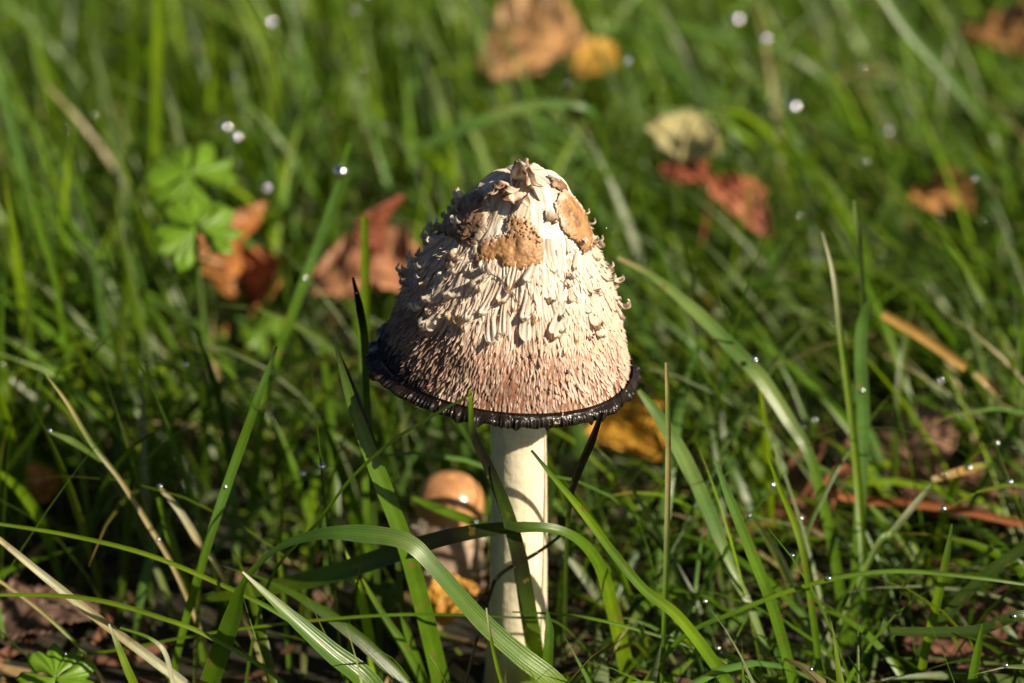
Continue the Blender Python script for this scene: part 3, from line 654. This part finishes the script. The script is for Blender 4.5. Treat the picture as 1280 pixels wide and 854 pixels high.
blade([(25, 824, -.01), (130, 815, -.012), (260, 792, -.016), (400, 775, -.018), (520, 768, -.018), (640, 772, -.018), (700, 780, -.012)], [2, 4, 4, 4, 4, 3, 3], ['g', 'g', 'y', 'y', 'g', 'd', 'd'], 'hair-thin stalk lying level across the shaded gap', (0, 0), .4)
blade([(640, 765, -.019), (720, 770, -.020), (800, 788, -.02), (880, 815, -.02), (940, 850, -.02)], [2, 4, 4, 4, 4], ['d', 'g', 'g', 'g', 'g'], 'hair-thin stalk passing in front of the stem base', (0, 0), .4)
blade([(136, 780, -.036), (148, 810, -.037), (160, 840, -.038), (172, 868, -.038)], [2, 8, 10, 11], ['w', 'y', 'y', 'y'], 'short bright blade poking up beside the long dry straw', (20, 20), .3)
blade([(150, 785, -.03), (185, 797, -.031), (205, 815, -.032), (215, 850, -.033)], [3, 4, 6, 6], ['g', 'g', 'w', 'w'], 'small bent blade with a painted white glint behind the short bright blade', (20, 30), .3)  # the glint is painted into the blade's own colour
blade([(352, 590, .02), (352, 640, .02), (350, 690, .02), (356, 760, .018), (362, 840, .014)], [2, 5, 6, 6, 6], ['y', 'y', 'y', 'g', 'g'], 'thin upright stalk rising behind the broad arched blade', (0, 0), .4)
blade([(664, 563, -.034), (690, 595, -.034), (725, 637, -.033), (765, 690, -.032), (805, 738, -.032), (850, 775, -.030), (905, 850, -.028)], [3, 6, 9, 11, 12, 14, 16], ['k', 'g', 'y', 'g', 'g', 'y', 'g'], 'slim blade with a black hooked tip slanting away from the stem', (15, 25), .4, n=60)
blade([(833, 453, -.020), (835, 520, -.020), (835, 600, -.021), (833, 690, -.022), (830, 780, -.023)], [4, 7, 7, 7, 6], ['s', 'p', 's', 'p', 'g'], 'straight upright straw-coloured stalk right of the black rim', (0, 0), .5)
blade([(798, 488, .012), (826, 525, .011), (858, 580, .010), (890, 650, .008), (915, 715, .004), (938, 760, .000)], [6, 17, 20, 18, 13, 9], ['g', 'b', 'p', 'b', 'p', 'p'], 'broad pale blade leaning away from the rim beside the upright straw', (15, 30), .2)
blade([(893, 573, -.016), (910, 620, -.017), (938, 690, -.018), (965, 760, -.019), (990, 850, -.02)], [2, 11, 14, 14, 14], ['b', 'b', 'g', 'g', 'g'], 'pointed blue-green blade standing before the crumpled rust brown leaf', (20, 30), .3)
blade([(958, 565, -.010), (975, 612, -.010), (993, 655, -.010), (1005, 700, -.012), (1020, 800, -.014)], [2, 6, 8, 8, 9], ['y', 'y', 'y', 'y', 'g'], 'thin bright blade with a dew bead over the crumpled rust brown leaf', (10, 10), .3)
blade([(1028, 290, .050), (1042, 345, .046), (1052, 430, .040), (1064, 520, .034), (1073, 610, .028), (1080, 715, .018)], [2, 6, 8, 10, 11, 11], ['w', 'w', 'y', 'y', 'y', 'g'], 'tall bright jointed stalk with a whitish tip', (0, 0), .5, n=60)
blade([(1086, 373, .044), (1077, 405, .044), (1075, 450, .042), (1078, 520, .040), (1076, 600, .036), (1070, 700, .03)], [3, 16, 17, 18, 16, 14], ['b', 'b', 'b', 'b', 'b', 'g'], 'broad upright blue-green blade bent at the top beside the jointed stalk', (20, 30), .25)
blade([(1068, 250, .060), (1074, 300, .058), (1078, 360, .056), (1080, 430, .054), (1082, 520, .05)], [5, 7, 7, 8, 8], ['p', 'd', 'd', 'g', 'g'], 'tall thin dark stalk rising above the bent blue-green blade', (0, 0), .5)
blade([(772, 322, .055), (815, 345, .052), (870, 390, .047), (915, 435, .042), (950, 472, .038), (985, 525, .034), (1015, 580, .03)], [5, 10, 17, 20, 20, 18, 14], ['s', 'p', 'p', 'b', 'p', 'p', 'g'], 'long pale blade lying diagonally from behind the cap', (15, 20), .2, n=60)
blade([(1103, 393, .085), (1150, 420, .082), (1207, 460, .078)], [12, 15, 12], ['o', 'o', 'o'], 'dry yellow straw piece lying across the green grass', (5, 5), .5, root=False, name='straw', cat='straw')
blade([(1218, 466, .078), (1235, 480, .078), (1252, 497, .076)], [10, 11, 9], ['s', 'o', 's'], 'short broken straw end beyond the dry yellow straw', (5, 5), .5, root=False, name='straw', cat='straw')
blade([(1030, 617, .040), (1080, 625, .040), (1140, 630, .038), (1200, 638, .036), (1290, 658, .034)], [10, 12, 12, 11, 10], ['r', 'r', 'r', 'r', 'r'], 'reddish brown twig lying across the dull leaves', (0, 0), .5, root=False, name='twig', cat='twig')
blade([(1165, 600, .030), (1200, 590, .032), (1235, 580, .034)], [8, 12, 8], ['s', 'o', 'y'], 'yellowing blade scrap lying above the reddish twig', (10, 10), .3, root=False)
blade([(1165, 605, .012), (1140, 635, .010), (1115, 665, .008), (1095, 685, .005)], [6, 9, 9, 8], ['p', 'w', 'p', 'p'], 'pale dewy stalk slanting across the reddish twig', (0, 0), .5)
blade([(508, 190, .17), (545, 176, .172), (600, 152, .175), (650, 136, .178), (700, 130, .180), (738, 138, .182), (752, 165, .187), (758, 215, .19)], [3, 16, 19, 17, 14, 9, 6, 6], ['b', 'b', 'b', 'p', 'b', 'b', 'g', 'g'], 'dewy blue-green blade arching over behind the mushroom crown', (10, 20), .2, n=60)
blade([(-10, 75, .10), (8, 130, .10), (25, 200, .10), (48, 282, .10), (70, 360, .10)], [13, 15, 14, 12, 8], ['p', 'b', 'b', 'g', 'g'], 'pale green blade leaning at the far field edge left of the lobed leaves', (10, 20), .2)
blade([(197, -60, .22), (197, 40, .22), (195, 130, .22), (193, 230, .22), (190, 330, .22)], [14, 18, 17, 14, 10], ['y', 'y', 'y', 'y', 'g'], 'tall bright yellow-green blade standing behind the lobed leaves', (15, 25), .3)
blade([(437, 178, .09), (420, 240, .088), (392, 320, .085), (362, 400, .08), (335, 480, .075)], [5, 13, 15, 14, 12], ['g', 'b', 'b', 'g', 'g'], 'soft green blade slanting in front of the copper brown leaf', (15, 25), .3)
blade([(441, 347, .010), (449, 385, .010), (455, 425, .010), (458, 500, .010), (465, 600, .008)], [3, 10, 10, 9, 9], ['k', 'k', 'd', 'd', 'd'], 'dark pointed blade standing close beside the black rim', (25, 25), .3)
blade([(455, 270, .06), (456, 350, .06), (455, 450, .058), (457, 560, .05), (460, 650, .045)], [10, 12, 13, 14, 14], ['y', 'y', 'g', 'g', 'g'], 'upright yellow-green stalk between the cap and the copper brown leaf', (10, 10), .4)
blade([(1085, -40, .26), (1130, 30, .255), (1185, 95, .25), (1225, 145, .245), (1250, 185, .24)], [16, 20, 19, 17, 12], ['g', 'b', 'b', 'g', 'g'], 'broad blade slanting down through the far grass', (10, 20), .2)
blade([(740, 48, .30), (800, 32, .30), (860, 36, .30), (920, 52, .30), (985, 66, .30), (1040, 110, .30)], [8, 16, 18, 16, 15, 12], ['b', 'b', 'g', 'b', 'g', 'g'], 'long arched blade lying level over the far grass', (10, 20), .2)
blade([(1290, 732, -.014), (1220, 722, -.015), (1130, 714, -.016), (1060, 720, -.018), (990, 738, -.020), (920, 765, -.022), (850, 800, -.024)], [3, 5, 6, 6, 6, 6, 6], ['p', 'g', 'g', 'g', 'y', 'g', 'g'], 'thin stalk bowing level across the upright green blades', (0, 0), .4)
blade([(1190, 655, -.010), (1182, 700, -.011), (1170, 755, -.012), (1155, 820, -.014)], [2, 10, 12, 11], ['b', 'g', 'y', 'y'], 'short pointed green blade crossing the bowed stalk', (15, 20), .3)
blade([(1290, 678, .0), (1240, 712, -.002), (1190, 760, -.004), (1150, 815, -.006)], [14, 16, 15, 12], ['d', 'd', 'd', 'd'], 'broad dark green blade slanting low past the pointed blade', (20, 20), .3)
blade([(684, 762, -.026), (686, 790, -.026), (684, 825, -.026), (682, 862, -.026)], [2, 12, 13, 13], ['b', 'b', 'g', 'g'], 'short broad blade standing at the foot of the stem', (15, 20), .3)
blade([(608, 760, -.046), (614, 800, -.046), (622, 835, -.046), (630, 866, -.046)], [2, 4, 5, 5], ['w', 'y', 'y', 'y'], 'hair-thin pale tip before the root of the broad arch', (0, 0), .4)
blade([(452, 722, -.005), (475, 765, -.006), (505, 810, -.007), (530, 858, -.008)], [2, 10, 13, 15], ['y', 'g', 'g', 'g'], 'pointed green blade below the middle of the fallen dark-streaked blade', (20, 20), .3)
blade([(498, 752, -.002), (507, 785, -.002), (520, 825, -.003), (535, 870, -.003)], [2, 9, 11, 12], ['b', 'g', 'g', 'g'], 'short narrow blade beside the root of the black-tipped blade', (20, 20), .3)
blade([(752, 515, -.0235), (738, 552, -.020), (722, 588, -.015), (712, 620, -.010), (708, 660, -.005), (706, 720, .000)], [5, 10, 10, 7, 6, 5], ['k', 'k', 'k', 'k', 'd', 'd'], 'ink-blackened blade hanging from the front of the rim', (20, 50), .6, rough=.4)
blade([(712, 660, -.013), (690, 678, -.0105), (665, 695, -.0095), (640, 708, -.0095), (622, 722, -.010), (612, 745, -.012)], [3, 4, 5, 5, 5, 4], ['k', 'k', 'k', 'k', 'k', 'k'], 'black shrivelled strand curled round the pale stem', (0, 0), .6)
blade([(515, 622, .028), (545, 635, .026), (585, 650, .024), (612, 662, .020)], [5, 12, 13, 10], ['g', 'g', 'g', 'g'], 'short green blade crossing in front of the young mushroom', (15, 15), .2, root=False)
blade([(200, 610, .012), (225, 640, .012), (250, 680, .012), (270, 705, .011)], [5, 9, 10, 6], ['s', 'w', 's', 's'], 'dry whitish straw lying behind the straight blue-green blade', (5, 5), .4, name='straw', cat='straw')
blade([(198, 622, .018), (212, 670, .018), (228, 715, .017)], [6, 12, 10], ['g', 'g', 'g'], 'soft short blade next to the dry whitish straw', (10, 10), .3)
blade([(1112, 790, -.030), (1215, 790, -.030), (1290, 775, -.028)], [10, 14, 14], ['d', 'd', 'd'], 'dark blade lying low over the dark purple leaf', (25, 25), .3)
blade([(1228, 780, -.034), (1222, 812, -.034), (1215, 850, -.035)], [2, 10, 12], ['g', 'g', 'g'], 'short upright blade over the dark purple leaf', (15, 15), .3)

# ------------------------------------------------------------ the sward: uncountable grass
SUNV = np.array(sv)
HMASK = np.full((854, 1280), -9.0)
for hp_ in HERO:
    a, b_ = proj(hp_)
    for x_, y_, d_ in zip(a, b_, hp_[:, 1]):
        x0_, x1_, y0_, y1_ = int(max(x_-7, 0)), int(min(x_+8, 1280)), int(max(y_-7, 0)), int(min(y_+8, 854))
        if x1_ > x0_ and y1_ > y0_: HMASK[y0_:y1_, x0_:x1_] = np.maximum(HMASK[y0_:y1_, x0_:x1_], d_)
def grass(n, xr, yr, dens=None, Lr=(.05, .105), Wr=(.0016, .0040), seed=1, nseg=8, lean_sd=.30):
    r_ = np.random.default_rng(seed)
    x = r_.uniform(*xr, n); y = r_.uniform(*yr, n)
    cl = fbm(x*26, y*26, 1.7, 71, 2)
    dn = np.clip(.60+1.1*cl, .04, 1)
    front_left = sstep(.05, -.03, x)*sstep(.09, .02, y)*sstep(-.25, -.06, y)
    dn = dn*(1-.62*front_left)
    k = r_.random(n) < dn; x, y, cl = x[k], y[k], cl[k]; n = len(x)
    tuft = vn(x*60, y*60, 4, 5)
    L = r_.uniform(*Lr, n)*(1+.25*cl)*(1-.25*sstep(.06, -.05, y)); W = r_.uniform(*Wr, n)*(.55+.45*r_.random(n)**.7)
    right = sstep(.00, .10, x)
    lean = np.abs(r_.normal(.22, lean_sd, n))+.35*right*r_.random(n); curl = np.abs(r_.normal(.45, .5, n))+.5*right*r_.random(n)
    az = np.where(r_.random(n) < .35+.4*right, np.pi+r_.normal(0, .7, n)-.3, r_.uniform(0, 2*np.pi, n)) + .6*tuft
    fl = r_.random(n) < .10+.14*right                          # lodged blades lying over the rest
    lean = np.where(fl, r_.uniform(.8, 1.25, n), lean); curl = np.where(fl, r_.uniform(.2, .7, n), curl)
    v = np.linspace(0, 1, nseg+1)
    th = np.minimum(lean[:, None]+curl[:, None]*v[None]**1.6*1.3, 2.2); azv = az[:, None]+r_.normal(0, .25, n)[:, None]*v[None]
    ds = L[:, None]/nseg
    T = np.stack([np.sin(th)*np.cos(azv), np.sin(th)*np.sin(azv), np.cos(th)], -1)
    P = np.concatenate([np.zeros((n, 1, 3)), np.cumsum(T[:, 1:]*ds[..., None], 1)], 1)
    P[..., 0] += x[:, None]; P[..., 1] += y[:, None]; P[..., 2] += (ground_z(x, y)-.003)[:, None]
    P[..., 2] = np.where(P[..., 2] < .002, .002+.0*P[..., 2], P[..., 2]); P[:, 0, 2] = -.006
    # leave the named things free and keep views onto them open
    px, py = proj(P); ymax = P[..., 1].max(1); bad = np.zeros(n, bool)
    mid = P[..., 1] < .004
    bad |= ((px > 455) & (px < 802) & (py > 195) & (py < 545) & mid).any(1)
    bad |= ((px > 596) & (px < 700) & (py > 520) & (py < 815) & (P[..., 1] < .002)).any(1)
    bad |= ((px > 508) & (px < 612) & (py > 590) & (py < 760) & (P[..., 1] < .055)).any(1) & (r_.random(n) < .93)
    bad |= ((py < 600) & (P[..., 1] < -.03)).any(1) & (r_.random(n) < .93)
    bad |= ((P[..., 1] < -.10) & (py < 846)).any(1)
    bad |= (np.linalg.norm(P-CAM, axis=-1) < .26).any(1)
    dxy = np.hypot(P[..., 0]-STEM_TOP[0], P[..., 1])
    bad |= ((dxy < .036) & (P[..., 2] > .070) & (P[..., 2] < .15)).any(1) | (dxy < .0085).any(1)
    bad |= (np.hypot(P[..., 0]-yb[0], P[..., 1]-yb[1]) < .0105).any(1)
    for x0, y0, x1, y1, ym, pr_ in LEAFZONES:
        inz = ((px > x0+3) & (px < x1-3) & (py > y0+3) & (py < y1-3) & (P[..., 1] < ym+.01)).any(1)
        bad |= inz & (r_.random(n) < pr_)
    for q_, rad_, pr_ in SUNZONES:
        d_ = P-q_; t__ = d_@SUNV; e_ = np.linalg.norm(d_-t__[..., None]*SUNV, axis=-1)
        bad |= ((e_ < rad_) & (t__ > .004)).any(1) & (r_.random(n) < pr_)
    ix = np.clip(px, 0, 1279).astype(int); iy = np.clip(py, 0, 853).astype(int); inf_ = (px > 0) & (px < 1280) & (py > 0) & (py < 854)
    bad |= (inf_ & (P[..., 1] < HMASK[iy, ix]-.004)).any(1) & (r_.random(n) < .62)
    g = ~bad
    P, T, W, L, az, azv, th, lean, curl, cl = (a[g] for a in (P, T, W, L, az, azv, th, lean, curl, cl)); n = len(P)
    side = np.stack([-np.sin(azv), np.cos(azv), 0*azv], -1); nrm = np.cross(side, T)
    tw = r_.normal(0, .45, n)[:, None]+r_.normal(0, .7, n)[:, None]*v[None]
    S2 = side*np.cos(tw)[..., None]+nrm*np.sin(tw)[..., None]; N2 = np.cross(S2, T)
    wv = W[:, None]*np.clip(.55+1.2*v, 0, 1)[None]*(1-sstep(.55, 1.02, v))[None]
    h = wv*.5
    V = np.stack([P-S2*h[..., None]+N2*(h*.35)[..., None], P, P+S2*h[..., None]+N2*(h*.35)[..., None]], 2)
    pal = np.array([GREENS['g'], GREENS['y'], GREENS['b'], GREENS['p'], (.060, .128, .007), (.110, .195, .006)])
    ci = r_.choice(6, n, p=[.28, .2, .14, .06, .18, .14]); c = pal[ci]*(r_.uniform(.32, 1.52, n)*(1+.12*sstep(.05, .35, P[:, 0, 1])))[:, None]  # blades farther back get a lighter colour to brighten the background
    dw = r_.random(n) < .07; c[dw] = np.array([.24, .30, .15])*r_.uniform(.7, 1.1, dw.sum())[:, None]
    dead = r_.random(n) < .022; c[dead] = np.array(GREENS['s'])*r_.uniform(.5, 1., dead.sum())[:, None]
    C = np.repeat(c[:, None], nseg+1, 1)
    k0 = (sstep(.28, .0, v)[None, :, None])*.55; C = C*(1-k0)+np.array([.22, .20, .09])*k0
    bt = (r_.random(n) < .16)[:, None, None]*sstep(.8, 1, v)[None, :, None]; C = C*(1-bt)+np.array([.34, .20, .07])*bt
    C = np.repeat(C[:, :, None], 3, 2)*np.array([.96, 1.1, .96])[None, None, :, None]
    uv = np.stack([np.broadcast_to(np.array([0, .5, 1.])[None, None], V.shape[:3]), np.broadcast_to(v[None, :, None], V.shape[:3])], -1)
    F = (gridfaces(nseg+1, 3)[None]+(np.arange(n)*(nseg+1)*3)[:, None, None]).reshape(-1, 4)
    return V.reshape(-1, 3), F, C.reshape(-1, 3), uv.reshape(-1, 2), P
G = [grass(25000, (-.42, .42), (-.14, .75), seed=1, Wr=(.0013, .0037), Lr=(.05, .105)),
     grass(9000, (-.42, .42), (-.14, .75), Lr=(.02, .05), Wr=(.001, .0026), seed=2),
     grass(3500, (-.30, .30), (-.10, .50), Lr=(.06, .13), Wr=(.0006, .0011), seed=3, lean_sd=.4),
     grass(9000, (-1.0, 1.0), (.75, 1.45), seed=4, nseg=5, Wr=(.002, .005)),
     grass(6000, (-1.1, -.42), (-.5, .75), seed=5, nseg=5, Wr=(.002, .005)),
     grass(6000, (.42, 1.1), (-.5, .75), seed=6, nseg=5, Wr=(.002, .005)),
     grass(4500, (-.42, .42), (-.75, -.14), Lr=(.03, .07), seed=7, nseg=5)]
Vs, Fs, Cs, Us, o_ = [], [], [], [], 0
for v_, f_, c_, u_, _p in G:
    Vs.append(v_); Fs.append(f_+o_); Cs.append(c_); Us.append(u_); o_ += len(v_)
obj('grass', mesh('grass', np.vstack(Vs), np.vstack(Fs), np.vstack(Cs), np.vstack(Us)), M_grass,
    label='dense green meadow grass covering the ground', cat='grass', kind='stuff')

# ------------------------------------------------------------ thatch: dead blades and crumbs on the soil
n = 9000; x = rng.uniform(-.5, .5, n); y = rng.uniform(-.25, .8, n); a = rng.uniform(0, 2*np.pi, n); l = rng.uniform(.004, .035, n)
wd = rng.uniform(.0008, .0028, n); keep = np.hypot(x-STEM_TOP[0], y) > .012; x, y, a, l, wd = (q[keep] for q in (x, y, a, l, wd)); n = len(x)
v = np.linspace(-.5, .5, 4); ca, sa = np.cos(a), np.sin(a); bend = rng.normal(0, .3, n)
PX = x[:, None]+ca[:, None]*l[:, None]*v-sa[:, None]*l[:, None]*bend[:, None]*v**2; PYy = y[:, None]+sa[:, None]*l[:, None]*v+ca[:, None]*l[:, None]*bend[:, None]*v**2
PZz = ground_z(PX, PYy)+.001+np.abs(rng.normal(0, .004, n))[:, None]+rng.normal(0, .15, n)[:, None]*l[:, None]*v
P = np.stack([PX, PYy, PZz], -1); sdv = np.stack([-sa, ca, rng.normal(0, .5, n)], -1)[:, None]*(wd[:, None]*np.array([.4, 1, 1, .3]))[..., None]*.5
V = np.stack([P-sdv, P+sdv], 2); F = (gridfaces(4, 2)[None]+(np.arange(n)*8)[:, None, None]).reshape(-1, 4)
c = np.array([(.20, .13, .06), (.10, .05, .03), (.30, .22, .10), (.16, .07, .04), (.05, .035, .02)])[rng.choice(5, n, p=[.25, .25, .12, .18, .2])]*rng.uniform(.5, 1.1, n)[:, None]
obj('leaf_litter', mesh('leaf_litter', V.reshape(-1, 3), F, np.repeat(c, 8, 0)), M_litter, label='brown dead grass and leaf crumbs on the soil', cat='leaf litter', kind='stuff')

# ------------------------------------------------------------ dew
bm_v, bm_f = [], []
nu, nv = 14, 20
t_ = np.linspace(.02, np.pi-.02, nu); a_ = np.linspace(0, 2*np.pi, nv, endpoint=False)
DV = np.stack([np.outer(np.sin(t_), np.cos(a_)), np.outer(np.sin(t_), np.sin(a_)), np.outer(np.cos(t_), np.ones(nv))*.9], -1).reshape(-1, 3)
DF = gridfaces(nu, nv, True)
dew_me = mesh('dew_drop', DV, DF); dew_me.materials.append(M_dew)
GP = np.vstack([g[4][:, 3:].reshape(-1, 3) for g in G[:3]]+[h for h in HERO]); gx, gy = proj(GP)
spots = [(932, 28, 2.0), (998, 146, 1.9), (333, 36, 1.3), (432, 10, 1.1), (460, 8, 1.35), (291, 157, 1.5), (296, 184, 1.4), (432, 231, 1.5), (338, 248, 1.3),
         (249, 287, .9), (372, 352, .8), (964, 44, 1.15), (1045, 85, 1.0), (1074, 83, .8), (594, 335, .8), (1097, 162, 1.2), (1198, 588, .9), (1170, 632, .9),
         (956, 611, .7), (879, 753, .6), (1033, 713, .7), (898, 806, .7), (1017, 844, .6), (1121, 807, .6), (1255, 772, .6), (1259, 825, .6), (994, 690, .6),
         (59, 543, .6), (212, 607, .7), (208, 674, .6), (227, 457, .7), (381, 606, .8), (405, 590, .9), (347, 527, .6), (285, 618, .6), (1183, 488, 1.0),
         (1090, 495, .9), (1022, 520, .8), (942, 458, .8), (1000, 275, .6), (118, 152, .7), (83, 155, .5), (299, 85, .7), (448, 85, .6), (545, 95, .5),
         (790, 70, .8), (1075, 205, .9), (1190, 70, .6), (1230, 230, .6), (700, 105, .7), (1255, 600, .8), (1235, 560, .8), (1010, 640, .6), (935, 640, .6)]
for (sx_, sy_, r_) in spots:
    d = (gx-sx_)**2+(gy-sy_)**2; cand = np.where(d < 14**2)[0]
    i = cand[np.argmax(GP[cand, 2]-.15*np.linalg.norm(GP[cand]-CAM, axis=1))] if len(cand) else int(np.argmin(d))
    o = obj('dew_drop', dew_me, label='round dew drop glinting in sunlight on a grass blade', cat='dew drop', group='dew drops on the grass')
    rr = r_*(.00125 if r_ > 1.1 else .00095); o.location = GP[i]+np.array([0, 0, rr*.6]); o.scale = (rr,)*3
n = 700; idx = rng.choice(len(GP), n); idx = idx[(np.abs(GP[idx, 0]) < .3)]; n = len(idx); lt = DV.reshape(nu, nv, 3)[::2, ::2].reshape(-1, 3)
rr = rng.uniform(.00022, .0007, n)
V = lt[None]*rr[:, None, None]+GP[idx][:, None]+np.array([0, 0, .0003]); F = (gridfaces(nu//2, nv//2, True)[None]+(np.arange(n)*len(lt))[:, None, None]).reshape(-1, 4)
obj('fine_dew', mesh('fine_dew', V.reshape(-1, 3), F), M_dew, label='scattered tiny dew beads on the grass', cat='dew', kind='stuff')
